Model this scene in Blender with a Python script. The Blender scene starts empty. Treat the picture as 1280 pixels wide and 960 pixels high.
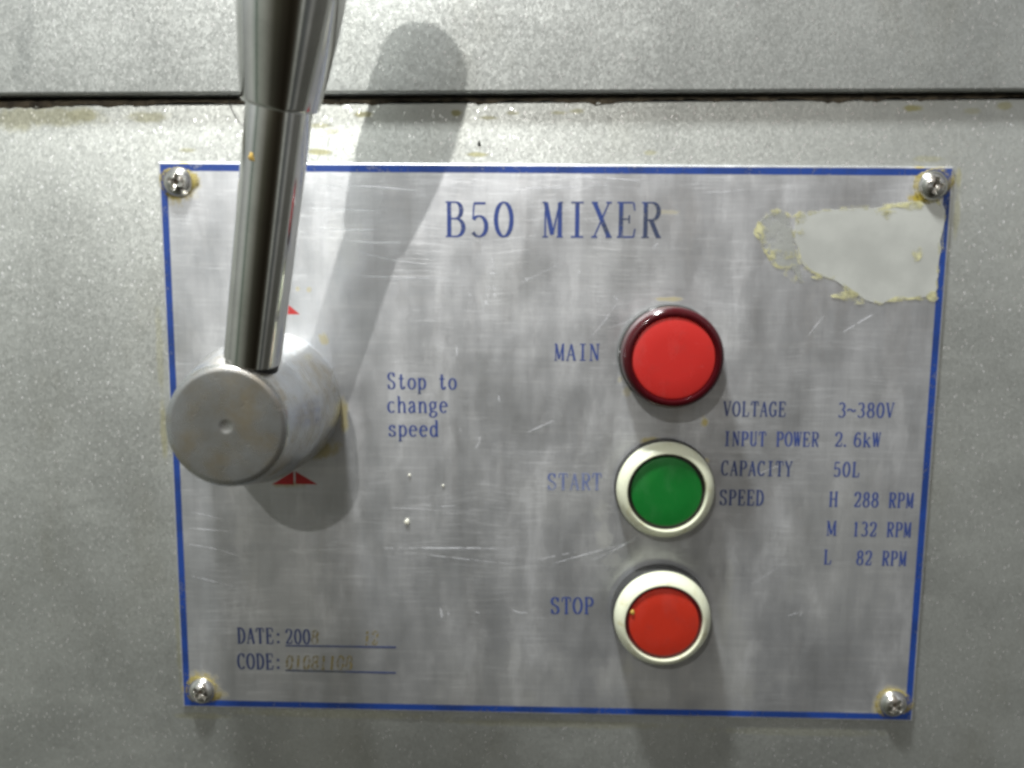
import bpy, math, random
from mathutils import Vector, Matrix, Euler

S = bpy.context.scene
COL = S.collection
MM = 0.001
rnd = random.Random(7)

# Plate coordinates: millimetres, x right, y up, z out of the machine towards the viewer,
# origin in the middle of the name plate.  World: X = x, Z = y, Y = -z.
def P(x, y, z):
    return Vector((x * MM, -z * MM, y * MM))

# ------------------------------------------------------------------ camera
cam_d = bpy.data.cameras.new('camera')
cam = bpy.data.objects.new('camera', cam_d)
COL.objects.link(cam)
right, down, fwd = ((0.999688, 0.008357, -0.023539), (0.011509, -0.990484, 0.137148), (-0.022168, -0.137376, -0.990271))
rw, uw, bw = P(*right).normalized(), -P(*down).normalized(), -P(*fwd).normalized()
m = Matrix((rw, uw, bw)).transposed().to_4x4()
m.translation = P(-5.362, 58.079, 268.585)
cam.matrix_world = m
cam_d.sensor_width = 36
cam_d.lens = 36 * 1100 / 1280
cam_d.clip_start = 0.005
cam_d.clip_end = 50
cam_d.dof.use_dof = True
cam_d.dof.focus_distance = 0.262
cam_d.dof.aperture_fstop = 15
S.camera = cam

# ------------------------------------------------------------------ colour, sampling
S.view_settings.view_transform = 'Standard'
S.view_settings.look = 'None'
S.view_settings.exposure = 0.0
S.view_settings.gamma = 1.0
S.cycles.filter_width = 3.1
S.cycles.use_denoising = True
S.cycles.max_bounces = 8
S.cycles.sample_clamp_indirect = 6

# ------------------------------------------------------------------ node helpers
class NT:
    """Small helper round a node tree."""
    def __init__(self, tree):
        self.t = tree
        self.n = tree.nodes
        self.l = tree.links
    def add(self, typ, ins=None, **props):
        nd = self.n.new(typ)
        for k, v in props.items():
            setattr(nd, k, v)
        for k, v in (ins or {}).items():
            self.put(nd.inputs[k], v)
        return nd
    def put(self, sock, v):
        if isinstance(v, bpy.types.NodeSocket):
            self.l.new(v, sock)
        elif v is not None:
            if hasattr(sock, 'default_value'):
                try:
                    sock.default_value = v
                except Exception:
                    sock.default_value = (*v, 1) if len(v) == 3 else v
    def math(self, op, a, b=None, c=None, clamp=False):
        nd = self.n.new('ShaderNodeMath')
        nd.operation = op
        nd.use_clamp = clamp
        self.put(nd.inputs[0], a)
        if b is not None: self.put(nd.inputs[1], b)
        if c is not None: self.put(nd.inputs[2], c)
        return nd.outputs[0]
    def vmath(self, op, a, b=None, s=None):
        nd = self.n.new('ShaderNodeVectorMath')
        nd.operation = op
        self.put(nd.inputs[0], a)
        if b is not None: self.put(nd.inputs[1], b)
        if s is not None: self.put(nd.inputs['Scale'], s)
        return nd.outputs['Value'] if op in ('LENGTH', 'DISTANCE', 'DOT_PRODUCT') else nd.outputs[0]
    def mix(self, fac, a, b, typ='MIX'):
        nd = self.n.new('ShaderNodeMix')
        nd.data_type = 'RGBA'
        nd.blend_type = typ
        self.put(nd.inputs[0], fac)
        for s_, v in ((nd.inputs[6], a), (nd.inputs[7], b)):
            self.put(s_, v)
        return nd.outputs[2]
    def ramp(self, fac, stops, interp='LINEAR'):
        nd = self.n.new('ShaderNodeValToRGB')
        cr = nd.color_ramp
        cr.interpolation = interp
        while len(cr.elements) < len(stops):
            cr.elements.new(0.5)
        for e, (p, c) in zip(cr.elements, stops):
            e.position = p
            e.color = (c, c, c, 1) if not hasattr(c, '__len__') else (*c, 1)
        self.put(nd.inputs[0], fac)
        return nd.outputs[0]
    def smooth(self, v, lo, hi):
        nd = self.n.new('ShaderNodeMapRange')
        nd.interpolation_type = 'SMOOTHSTEP'
        self.put(nd.inputs[0], v)
        nd.inputs[1].default_value = lo
        nd.inputs[2].default_value = hi
        return nd.outputs[0]
    def coords(self):
        """object coordinates in millimetres (x right, y depth, z up)"""
        return self.vmath('SCALE', self.n.new('ShaderNodeTexCoord').outputs['Object'], s=1000.0)
    def map(self, vec, scale=(1, 1, 1), rot=(0, 0, 0), loc=(0, 0, 0)):
        return self.add('ShaderNodeMapping', {'Vector': vec, 'Scale': scale, 'Rotation': rot, 'Location': loc}).outputs[0]
    def noise(self, vec, scale, detail=3, rough=.55, out='Fac'):
        return self.add('ShaderNodeTexNoise', {'Vector': vec, 'Scale': scale, 'Detail': detail, 'Roughness': rough}).outputs[out]

def material(name):
    mt = bpy.data.materials.new(name)
    mt.use_nodes = True
    nt = NT(mt.node_tree)
    bs = nt.n['Principled BSDF']
    return mt, nt, bs

# ------------------------------------------------------------------ surroundings: workshop tones shaped for ambient light and the lever's reflections
world = bpy.data.worlds.new('World')
S.world = world
world.use_nodes = True
w = NT(world.node_tree)
bg = w.n['Background']
d = w.n.new('ShaderNodeTexCoord').outputs['Generated']
sep = w.add('ShaderNodeSeparateXYZ', {0: d})
dx, dy, dz = sep.outputs
az = w.math('ARCTAN2', dx, w.math('MULTIPLY', dy, -1.0))          # 0 = out of the panel, + to the right
a01 = w.math('MULTIPLY_ADD', az, 1 / (2 * math.pi), 0.5)
e01 = w.math('MULTIPLY_ADD', dz, 0.5, 0.5)
lum = w.ramp(e01, [(0.0, (.04, .04, .03)), (.22, (.05, .05, .04)), (.34, (.08, .08, .062)), (.44, (.18, .18, .155)), (.51, (.38, .385, .37)),
                   (.60, (1.15, 1.18, 1.22)), (.78, (1.45, 1.49, 1.56)), (1.0, (.8, .82, .85))])
side = w.ramp(e01, [(0.0, (.12, .12, .10)), (.28, (.32, .325, .295)), (.38, (.45, .455, .425)), (.5, (.56, .565, .55)), (.62, (.9, .92, .94)), (1.0, (.9, .92, .95))])  # brighter side range added to lighten the chrome's reflections
lum = w.mix(w.smooth(w.math('ABSOLUTE', az), math.radians(16), math.radians(55)), lum, side)
def azd(deg): return .5 + deg / 360
az_bands = w.ramp(a01, [(0.0, (.6, .6, .58)), (azd(-100), (.7, .74, .72)), (azd(-76), (1.25, 1.3, 1.28)), (azd(-66), (.9, 1.0, .95)), (azd(-62), (.30, .40, .34)), (azd(-57), (.85, .92, .86)),
                     (azd(-28), (1.15, 1.15, 1.1)), (azd(-14), (.95, .93, .86)), (azd(-3), (.60, .55, .50)), (azd(8), (.46, .40, .35)), (azd(12), (.34, .29, .245)), (azd(28), (.32, .275, .23)),
                     (azd(35), (.65, .65, .62)), (azd(42), (2.1, 2.15, 2.2)), (azd(47), (.40, .42, .44)), (azd(56), (.42, .44, .48)), (azd(64), (1.1, 1.1, 1.15)), (azd(72), (.4, .4, .4)),
                     (azd(120), (.4, .4, .38)), (1.0, (.6, .6, .58))])
env = w.mix(1.0, lum, az_bands, 'MULTIPLY')
w.put(bg.inputs['Color'], env)
bg.inputs['Strength'].default_value = 0.57

# ------------------------------------------------------------------ lamps
def lamp(name, typ, dirv, dist, target, energy, colour, **kw):
    ld = bpy.data.lights.new(name, typ)
    ld.energy = energy
    ld.color = colour
    for k, v in kw.items():
        setattr(ld, k, v)
    o = bpy.data.objects.new(name, ld)
    COL.objects.link(o)
    dv = Vector(dirv).normalized()
    o.location = P(*target) + P(*dv) / MM * dist
    o.rotation_euler = (P(*dv)).to_track_quat('Z', 'Y').to_euler()
    return o
lamp('room_lamp', 'AREA', (-.2685, .5815, 1.0), 1.9, (-30, 20, 0), 12.2, (1.0, .985, .955), shape='DISK', size=.03)
lamp('ceiling_lamp', 'AREA', (-.62, 3.7, 1.0), .60, (-20, 20, 0), 9.3, (.96, .99, 1.0), shape='DISK', size=.06)

# ------------------------------------------------------------------ mesh helpers
class MB:
    """Collects vertices (plate millimetres) and faces, links them as one mesh object."""
    def __init__(self):
        self.v, self.f = [], []
    def face(self, pts):
        b = len(self.v)
        self.v += [tuple(p) for p in pts]
        self.f.append(list(range(b, b + len(pts))))
    def prism(self, pts, z0, z1):
        n = len(pts)
        area = sum(pts[i][0] * pts[(i + 1) % n][1] - pts[(i + 1) % n][0] * pts[i][1] for i in range(n))
        if area < 0: pts = pts[::-1]
        b = len(self.v)
        self.v += [(x, y, z0) for x, y in pts] + [(x, y, z1) for x, y in pts]
        self.f.append([b + i for i in range(n)][::-1])
        self.f.append([b + n + i for i in range(n)])
        for i in range(n):
            j = (i + 1) % n
            self.f.append([b + i, b + j, b + n + j, b + n + i])
    def lathe(self, prof, origin=(0, 0, 0), axis=(0, 0, 1), n=96):
        ax = Vector(axis).normalized()
        u = ax.orthogonal().normalized()
        if abs(ax.z) > .99: u = Vector((1, 0, 0)); u = (u - ax * u.dot(ax)).normalized()
        v = ax.cross(u)
        o = Vector(origin)
        b = len(self.v)
        idx = []
        for r, h in prof:
            if r <= 1e-6:
                idx.append([len(self.v)] * n); self.v.append(tuple(o + ax * h))
            else:
                row = []
                for k in range(n):
                    a = 2 * math.pi * k / n
                    row.append(len(self.v)); self.v.append(tuple(o + ax * h + (u * math.cos(a) + v * math.sin(a)) * r))
                idx.append(row)
        for r0, r1 in zip(idx, idx[1:]):
            for k in range(n):
                j = (k + 1) % n
                q = [r0[k], r0[j], r1[j], r1[k]]
                q2 = []
                for i in q:
                    if i not in q2: q2.append(i)
                if len(q2) > 2: self.f.append(q2)
        return self
    def ribbon(self, pts, wid, z, close=False):
        """flat strip along pts, wid = list of full widths"""
        n = len(pts)
        L, Rr = [], []
        for i in range(n):
            a = Vector(pts[i - 1] if i > 0 else (pts[-1] if close else pts[0]))
            c = Vector(pts[i + 1] if i < n - 1 else (pts[0] if close else pts[-1]))
            t = (c - a)
            t = t.normalized() if t.length > 0 else Vector((1, 0))
            nn = Vector((-t.y, t.x)) * wid[i] * .5
            p = Vector(pts[i])
            L.append(p + nn); Rr.append(p - nn)
        b = len(self.v)
        for l_, r_ in zip(L, Rr):
            self.v.append((l_.x, l_.y, z)); self.v.append((r_.x, r_.y, z))
        for i in range(n if close else n - 1):
            j = (i + 1) % n
            self.f.append([b + 2 * i + 1, b + 2 * j + 1, b + 2 * j, b + 2 * i])
    def build(self, name, mat, parent=None, origin=(0, 0, 0), smooth=None):
        o3 = Vector(origin)
        me = bpy.data.meshes.new(name)
        me.from_pydata([P(*(Vector(q) - o3)) for q in self.v], [], self.f)
        me.validate()
        me.update()
        if smooth:
            me.shade_smooth()
            me.set_sharp_from_angle(angle=math.radians(smooth))
        ob = bpy.data.objects.new(name, me)
        me.materials.append(mat)
        COL.objects.link(ob)
        if parent:
            ob.parent = parent
            ob.location = P(*o3) - PIVOT[parent.name]
            PIVOT[ob.name] = P(*o3)
        else:
            ob.location = P(*o3)
            PIVOT[ob.name] = P(*o3)
        return ob
PIVOT = {}
def tag(o, label=None, cat=None, group=None, kind=None):
    for k, v in (('label', label), ('category', cat), ('group', group), ('kind', kind)):
        if v: o[k] = v
    return o
def thing(name, loc, label, cat, group=None):
    o = bpy.data.objects.new(name, None)
    o.empty_display_size = .01
    COL.objects.link(o)
    o.location = P(*loc)
    PIVOT[o.name] = P(*loc)
    return tag(o, label, cat, group)
def arc(cx, cy, rx, ry, a0, a1, n=14):
    return [(cx + rx * math.cos(math.radians(a0 + (a1 - a0) * i / n)), cy + ry * math.sin(math.radians(a0 + (a1 - a0) * i / n))) for i in range(n + 1)]
def spline(pts, sub=5):
    out = []
    for i in range(len(pts) - 1):
        p0, p1, p2, p3 = [Vector(pts[max(0, min(len(pts) - 1, i + k))]) for k in (-1, 0, 1, 2)]
        for s in range(sub):
            t = s / sub
            out.append(tuple(.5 * ((2 * p1) + (p2 - p0) * t + (2 * p0 - 5 * p1 + 4 * p2 - p3) * t * t + (3 * p1 - p0 - 3 * p2 + p3) * t ** 3)))
    out.append(tuple(pts[-1]))
    return out

# ------------------------------------------------------------------ materials
def blobs(nt, co, spots, ragged=.8, nscale=.35):
    """mask of ragged spots: (x, y, rx, ry, strength) in millimetres"""
    sp = nt.add('ShaderNodeSeparateXYZ', {0: co})
    nz = nt.noise(co, nscale, 4, .6)
    wob = nt.math('MULTIPLY_ADD', nz, 2 * ragged, -ragged)
    total = None
    for x, y, rx, ry, s in spots:
        ex = nt.math('MULTIPLY_ADD', sp.outputs[0], 1 / rx, -x / rx)
        ey = nt.math('MULTIPLY_ADD', sp.outputs[2], 1 / ry, -y / ry)
        r = nt.math('SQRT', nt.math('ADD', nt.math('MULTIPLY', ex, ex), nt.math('MULTIPLY', ey, ey)))
        r = nt.math('ADD', r, wob)
        mk = nt.math('MULTIPLY', nt.smooth(r, 1.25, .55), s)
        total = mk if total is None else nt.math('MAXIMUM', total, mk)
    return total

def paint_material(name, spots, dark=None, base=(.49, .503, .472)):
    """silver metallic machine paint: fine flakes, orange peel, grease stains"""
    mt, nt, bs = material(name)
    co = nt.coords()
    fl = nt.add('ShaderNodeTexVoronoi', {'Vector': nt.map(co, (1, 1, .62)), 'Scale': 2.6, 'Randomness': 1.0})
    rc = fl.outputs['Color']
    rs = nt.add('ShaderNodeSeparateColor', {0: rc})
    tilt = nt.vmath('SUBTRACT', rc, (.5, .5, .5))
    geo = nt.n.new('ShaderNodeNewGeometry').outputs['Normal']
    peel = nt.noise(co, .55, 2, .5)
    fine = nt.noise(co, 2.3, 2, .6)
    h = nt.math('MULTIPLY_ADD', fine, .5, peel)
    bump = nt.add('ShaderNodeBump', {'Strength': .3, 'Distance': .00016, 'Height': h}).outputs[0]
    nrm = nt.vmath('NORMALIZE', nt.vmath('ADD', bump, nt.vmath('SCALE', tilt, s=.115)))
    cloud = nt.noise(co, .018, 4, .6)
    wipe = nt.noise(nt.map(co, (.5, 1, 1.5), (0, .35, 0)), .03, 4, .65)
    tone = nt.mix(nt.smooth(cloud, .38, .64), base, tuple(c * .80 for c in base))
    tone = nt.mix(nt.math('MULTIPLY', nt.smooth(wipe, .52, .68), .4), tone, tuple(c * 1.22 for c in base))
    tone = nt.mix(nt.math('MULTIPLY', rs.outputs[0], .2), tone, tuple(c * 1.2 for c in base))
    spk = nt.math('GREATER_THAN', rs.outputs[1], .98)
    tone = nt.mix(spk, tone, (.95, .95, .93))
    stain = blobs(nt, co, spots, .7, .3) if spots else 0.0
    film = nt.noise(nt.map(co, (1, 1, .45)), .03, 5, .65)
    dirt = nt.smooth(film, .5, .78)
    tone = nt.mix(nt.math('MULTIPLY', dirt, .35), tone, (.26, .25, .19))
    tone = nt.mix(stain, tone, (.30, .27, .07))
    if dark:
        tone = nt.mix(blobs(nt, co, dark, .35, .12), tone, (.20, .215, .21))
    nt.put(bs.inputs['Base Color'], tone)
    bs.inputs['Metallic'].default_value = .80
    ro = nt.math('MULTIPLY_ADD', spk, -.2, .44)
    ro = nt.math('MULTIPLY_ADD', stain, .2, ro)
    nt.put(bs.inputs['Roughness'], ro)
    nt.put(bs.inputs['Normal'], nrm)
    return mt

def chrome(name, colour=(.62, .61, .58), rough=.08, streak=.05, vec=(1, 1, 1), film=None, metal=1.0, mscale=.12):
    mt, nt, bs = material(name)
    co = nt.coords()
    st = nt.noise(nt.map(co, vec), .8, 4, .6)
    sm = nt.noise(co, mscale, 5, .65)
    nt.put(bs.inputs['Base Color'], nt.mix(nt.smooth(sm, .35, .75), colour, film or tuple(c * .86 for c in colour)))
    bs.inputs['Metallic'].default_value = metal
    nt.put(bs.inputs['Roughness'], nt.math('ADD', nt.math('MULTIPLY', nt.smooth(sm, .4, .8), .10), nt.math('MULTIPLY_ADD', st, streak, rough)))
    if film:                                                   # lathe rings round the turned axis, a few nicks
        sp3 = nt.add('ShaderNodeSeparateXYZ', {0: co})
        rr = nt.math('SQRT', nt.math('ADD', nt.math('MULTIPLY', sp3.outputs[0], sp3.outputs[0]), nt.math('MULTIPLY', sp3.outputs[2], sp3.outputs[2])))
        rings = nt.add('ShaderNodeTexNoise', {'W': nt.math('MULTIPLY', rr, 2.2), 'Scale': 1.0, 'Detail': 3.0}, noise_dimensions='1D').outputs[0]
        nick = nt.smooth(nt.noise(co, .45, 3, .6), .64, .72)
        st = nt.math('ADD', nt.math('MULTIPLY', st, .5), nt.math('MULTIPLY_ADD', nick, -1.4, rings))
    bump = nt.add('ShaderNodeBump', {'Strength': .2 if film else .12, 'Distance': .00005, 'Height': st}).outputs[0]
    nt.put(bs.inputs['Normal'], bump)
    return mt

def plastic(name, colour, rough=.35, dirt=(.3, .28, .12), amount=.25, coat=0.0, dscale=.25):
    mt, nt, bs = material(name)
    co = nt.coords()
    n1 = nt.noise(co, dscale, 5, .65)
    tone = nt.mix(nt.math('MULTIPLY', nt.smooth(n1, .5, .75), amount), colour, dirt)
    nt.put(bs.inputs['Base Color'], tone)
    n2 = nt.noise(co, .9, 4, .6)
    scuff = nt.smooth(nt.noise(nt.map(co, (.6, 1, 1.6), (0, .2, 0)), .55, 4, .7), .66, .74)
    smear = nt.smooth(nt.noise(nt.map(co, (1, 1, .5), (0, .5, 0)), .14, 4, .7), .45, .65)
    tone = nt.mix(nt.math('MULTIPLY', scuff, .10), tone, tuple(min(1, c * 1.2 + .16) for c in colour))
    nt.put(bs.inputs['Base Color'], tone)
    nt.put(bs.inputs['Roughness'], nt.math('ADD', nt.math('MULTIPLY', smear, .16), nt.math('MULTIPLY_ADD', n2, .2, rough - .16)))
    nt.put(bs.inputs['Normal'], nt.add('ShaderNodeBump', {'Strength': .15, 'Distance': .00006, 'Height': n2}).outputs[0])
    bs.inputs['Coat Weight'].default_value = coat
    return mt

def ink(name, colour, dark, wear=.5, wscale=.9, darkpos=(.45, .62)):
    mt, nt, bs = material(name)
    co = nt.coords()
    n1 = nt.noise(co, .05, 3, .6)
    tone = nt.mix(nt.smooth(n1, *darkpos), colour, dark)
    n2 = nt.noise(co, wscale, 5, .7)
    n3 = nt.noise(co, .07, 2, .5)
    wv = nt.math('ADD', n2, nt.math('MULTIPLY_ADD', n3, .5, -.25))
    nt.put(bs.inputs['Base Color'], tone)
    bs.inputs['Roughness'].default_value = .45
    nt.put(bs.inputs['Alpha'], nt.math('SUBTRACT', 1.0, nt.math('MULTIPLY', nt.smooth(wv, .53, .70), wear)))
    return mt

def plain(name, colour, rough=.7, metallic=0.0, alpha=None, vary=.25, scale=.5, ascale=1.6, awin=(.3, .62)):
    mt, nt, bs = material(name)
    co = nt.coords()
    n1 = nt.noise(co, scale, 4, .6)
    nt.put(bs.inputs['Base Color'], nt.mix(nt.smooth(n1, .3, .7), colour, tuple(c * (1 - vary) for c in colour)))
    bs.inputs['Roughness'].default_value = rough
    bs.inputs['Metallic'].default_value = metallic
    if alpha is not None:
        n2 = nt.noise(co, ascale, 4, .65)
        nt.put(bs.inputs['Alpha'], nt.math('MULTIPLY', nt.smooth(n2, *awin), alpha))
    return mt

def plate_material():
    """worn brushed aluminium sheet: fine cross-hatched brushing, swirls of scratches, greasy film, yellow spots"""
    mt, nt, bs = material('brushed_aluminium')
    co = nt.coords()
    vert = nt.noise(nt.map(co, (3.2, 1, .035)), 1.0, 3, .6)
    horz = nt.noise(nt.map(co, (.03, 1, 3.0), (0, math.radians(4), 0)), 1.0, 3, .6)
    brush = nt.math('ADD', vert, nt.math('MULTIPLY', horz, .7))
    total = None
    for k, (ang, sc, lo, off) in enumerate(((8, .05, .60, 0), (-6, .06, .61, 31), (24, .05, .63, 57), (-28, .07, .64, 83), (80, .05, .64, 11), (50, .06, .655, 19))):
        bend = nt.vmath('ADD', co, nt.vmath('SCALE', nt.noise(co, .02, 1, .5, 'Color'), s=9.0))
        v = nt.map(bend, (sc, 1, 1.9), (0, math.radians(ang), 0), (off, off, off * 2))
        s_ = nt.smooth(nt.noise(v, 1.0, 2, .5), lo, lo + .07)
        patch = nt.smooth(nt.noise(nt.map(co, loc=(off * 3, 0, off)), .022, 3, .6), .47, .62)
        s_ = nt.math('MULTIPLY', s_, patch)
        total = s_ if total is None else nt.math('MAXIMUM', total, s_)
    scr = nt.math('MULTIPLY', total, .38)
    wipe = nt.noise(nt.map(co, (.022, 1, .55), (0, math.radians(3), 0)), 1.0, 4, .65)
    wipe_v = nt.noise(nt.map(co, (.5, 1, .02), (0, math.radians(-2), 0), (9, 0, 4)), 1.0, 4, .65)
    cloud = nt.noise(nt.map(co, (1.5, 1, .6), (0, .12, 0)), .04, 5, .62)
    tone = nt.mix(nt.smooth(cloud, .42, .60), (.80, .825, .855), (.62, .63, .64))
    patchy = nt.noise(nt.map(co, (1.6, 1, .5)), .05, 5, .7)
    tone = nt.mix(nt.math('MULTIPLY', nt.smooth(patchy, .50, .62), .8), tone, (.92, .93, .945))
    smud = nt.noise(nt.map(co, (1.0, 1, .42), loc=(40, 0, 70)), .035, 5, .7)
    tone = nt.mix(nt.math('MULTIPLY', nt.smooth(smud, .52, .68), .32), tone, (.34, .345, .33))
    tone = nt.mix(nt.math('MULTIPLY_ADD', brush, 1.1, -.55), tone, (.80, .805, .82))
    tone = nt.mix(nt.math('MULTIPLY', nt.smooth(wipe, .48, .68), .34), tone, (.95, .96, .97))
    tone = nt.mix(nt.math('MULTIPLY', nt.smooth(wipe_v, .48, .70), .24), tone, (.60, .61, .625))
    tone = nt.mix(nt.math('MULTIPLY', scr, .75), tone, (.93, .935, .95))
    yel = blobs(nt, co, [(-112.3, 80.9, 6.1, 6.34, 0.9), (-107.9, 82.3, 1.95, 1.95, 0.8), (107.7, 85.3, 1.95, 2.44, 0.8), (108.7, 77.7, 3.41, 2.2, 1), (111.9, 81.4, 5.85, 5.85, 0.6), (-111.5, -79.6, 5.37, 4.88, 0.8), (-105.6, -82.2, 2.93, 1.46, 0.5), (-116.3, -80.5, 1.95, 1.46, 0.9), (111.5, -78.8, 5.37, 3.9, 0.6), (106.9, -82.5, 2.44, 2.93, 0.6), (35.5, 47.3, 4.39, 0.73, 0.6), (48.0, 9.7, 1.46, 1.46, 0.8), (32.0, 4.0, 3.41, 1.22, 0.7), (22.4, -6.8, 1.22, 1.46, 0.6), (49.0, -2.1, 1.22, 1.22, 0.6), (-69.1, 34.4, 1.46, 1.95, 0.6), (-76.9, 49.4, 0.73, 0.73, 0.5), (-73.4, 49.2, 0.73, 0.73, 0.5), (-70.3, 35.1, 0.73, 0.73, 0.5), (-63.4, 10.3, 1.46, 5.37, 0.7), (-71.1, 0.1, 5.37, 3.41, 0.7), (-81.4, -11.6, 4.88, 1.22, 0.5), (-120.4, 5.8, 1.46, 4.88, 0.9), (23.8, 18.9, 1.46, 1.95, 0.4), (21.7, 22.6, 0.98, 1.22, 0.4), (22.2, -46.5, 0.98, 1.95, 0.3), (34.7, 73.2, 3.41, 0.73, 0.4)], .9, .33)
    haze = blobs(nt, co, [(-83.7, -47.0, 14.63, 29.27, 0.5), (-86.8, -20.7, 14.63, 14.63, 0.6), (46.8, 36.3, 9.76, 9.76, 0.3), (43.3, -74.2, 29.27, 9.76, 0.7), (-10.5, -78.1, 26.83, 14.63, 0.45), (91.7, -30.9, 19.51, 26.83, 0.4), (-11.6, 50.3, 9.76, 12.2, 0.25), (55.8, -65.9, 9.76, 26.83, 0.6), (-73.1, -90.4, 39.02, 6.1, 0.6), (22.1, 55.4, 14.63, 9.76, 0.2), (3.9, -14.2, 14.63, 9.76, 0.25)], .8, .12)
    pale = blobs(nt, co, [(17.0, -19.1, 2.44, 3.41, 0.6), (18.2, -26.9, 2.44, 4.88, 0.7), (20.6, -34.7, 2.93, 2.44, 0.5), (26.6, -69.2, 1.95, 3.41, 0.7), (23.7, -55.8, 1.46, 2.44, 0.5), (56.6, -55.2, 1.95, 9.76, 0.5), (57.7, -39.3, 1.46, 6.1, 0.4), (-5.3, -80.7, 2.93, 1.95, 0.3), (29.4, -80.0, 4.39, 2.44, 0.4), (-62.4, 64.2, 6.34, 8.29, 0.25)], 1.0, .3)
    tone = nt.mix(nt.math('MULTIPLY', haze, .30), tone, (.36, .345, .24))
    tone = nt.mix(nt.math('MULTIPLY', pale, .35), tone, (.66, .65, .54))
    tone = nt.mix(yel, tone, (.44, .345, .05))
    nt.put(bs.inputs['Base Color'], tone)
    grime = nt.math('MAXIMUM', nt.math('MULTIPLY', yel, 1.0), nt.math('MULTIPLY', nt.math('MAXIMUM', haze, pale), .25))
    nt.put(bs.inputs['Metallic'], nt.math('MULTIPLY_ADD', grime, -.4, .88))
    ro = nt.math('MULTIPLY_ADD', nt.smooth(cloud, .35, .65), .16, .29)
    ro = nt.math('MULTIPLY_ADD', scr, .10, ro)
    nt.put(bs.inputs['Roughness'], nt.math('MULTIPLY_ADD', grime, .15, ro))
    hgt = nt.math('MULTIPLY_ADD', scr, -.8, brush)
    wav = nt.noise(co, .03, 2, .5)
    b1 = nt.add('ShaderNodeBump', {'Strength': .25, 'Distance': .00012, 'Height': hgt}).outputs[0]
    b2 = nt.add('ShaderNodeBump', {'Strength': .5, 'Distance': .0016, 'Height': wav, 'Normal': b1}).outputs[0]
    nt.put(bs.inputs['Normal'], b2)
    return mt

M_PANEL = paint_material('silver_paint_panel', [(-56.0, 101.1, 2.93, 0.98, 0.55), (-69.2, 97.8, 3.41, 0.73, 0.4), (-69.4, 90.1, 3.9, 0.98, 0.6), (-109.1, 90.4, 2.44, 0.73, 0.4), (-65.6, 96.0, 2.44, 0.73, 0.3), (-28.6, 101.7, 1.71, 0.98, 0.7), (-22.7, 89.7, 3.41, 0.73, 0.6), (-19.1, 100.3, 2.93, 0.61, 0.45), (-12.1, 101.7, 2.2, 0.61, 0.4), (2.1, 101.8, 2.44, 0.61, 0.4), (6.8, 102.3, 2.44, 0.73, 0.4), (104.9, 103.6, 2.93, 0.98, 0.7), (131.4, 104.4, 2.44, 1.22, 0.5), (122.3, 103.0, 2.44, 0.98, 0.3), (29.1, 90.5, 2.2, 0.73, 0.4), (110.6, 89.1, 4.88, 0.98, 0.35), (119.9, 83.8, 0.98, 2.93, 0.5), (120.2, 72.7, 0.98, 7.32, 0.35), (-151.0, 100.0, 17.07, 2.93, 0.35), (-141.3, 100.5, 6.34, 2.44, 0.45), (-120.8, 100.1, 6.34, 1.71, 0.35), (-160.8, 99.0, 7.32, 3.41, 0.35), (-120.4, 4.4, 1.22, 9.76, 0.45), (-120.5, 29.6, 1.22, 14.63, 0.25), (-118.3, -64.2, 1.46, 19.51, 0.3), (-112.8, -90.3, 9.76, 1.22, 0.3), (-68.0, -88.8, 34.15, 1.46, 0.25), (5.2, -90.6, 39.02, 1.46, 0.25), (82.7, -91.7, 29.27, 1.46, 0.2)])
M_COVER = paint_material('silver_paint_cover', [], dark=[(-155.2, 118.6, 2.2, 8.29, 0.3), (-152.8, 126.8, 1.46, 7.32, 0.22), (-157.6, 112.2, 1.95, 3.41, 0.2)], base=(.52, .535, .51))
M_GAP = plain('gap_shade', (.028, .021, .014), .9)
M_SEAM = plain('seam_dirt', (.10, .078, .048), .85, scale=.25, vary=.75)
M_PLATE = plate_material()
M_BORDER = ink('border_blue', (.010, .043, .215), (.009, .033, .15), .5, .8)
M_INK = ink('letter_blue', (.022, .046, .185), (.03, .042, .085), .6)
M_INK_FADED = ink('letter_blue_faded', (.085, .115, .26), (.26, .275, .32), 1.0, .42, (.38, .6))
M_INK_DARK = ink('letter_navy', (.018, .035, .12), (.03, .04, .06), .3)
M_STAMP = plain('stamped_ochre', (.21, .165, .05), .6, alpha=.95, ascale=.8, awin=(.38, .60))
M_RED = ink('arrow_red', (.50, .02, .025), (.40, .02, .02), .3)
M_CHROME = chrome('chrome_rod', (.92, .91, .88), .03, .04, (1.2, 1.2, .02))
M_KNOB = chrome('turned_steel', (.60, .615, .625), .17, .16, (.15, 1.4, .15), (.42, .37, .275), .93, .09)
M_SCREW = chrome('screw_steel', (.70, .68, .63), .16, .08)
M_RUST = plain('recess_dirt', (.06, .040, .022), .8)
M_LENS = plastic('red_lens', (.46, .025, .021), .26, (.34, .035, .03), .4, .3)
M_RIM = plastic('dark_red_rim', (.042, .002, .004), .14, (.06, .012, .012), .3)
M_SEAT = plastic('clear_grey_seat', (.035, .037, .034), .2, (.1, .1, .08), .3, .1)
M_BLACK = plastic('black_collar', (.013, .013, .012), .75, (.06, .055, .04), .4)
M_WHITE = plastic('cream_bezel', (.55, .56, .42), .38, (.36, .32, .14), .7)
M_GREEN = plastic('green_cap', (.003, .125, .016), .45, (.01, .14, .02), .4)
M_STOP = plastic('red_cap', (.41, .025, .011), .40, (.30, .03, .02), .5)
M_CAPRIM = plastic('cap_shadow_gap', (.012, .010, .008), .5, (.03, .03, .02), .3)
M_CAPRED = plastic('dark_red_skirt', (.11, .006, .008), .4, (.08, .02, .02), .3)

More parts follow.
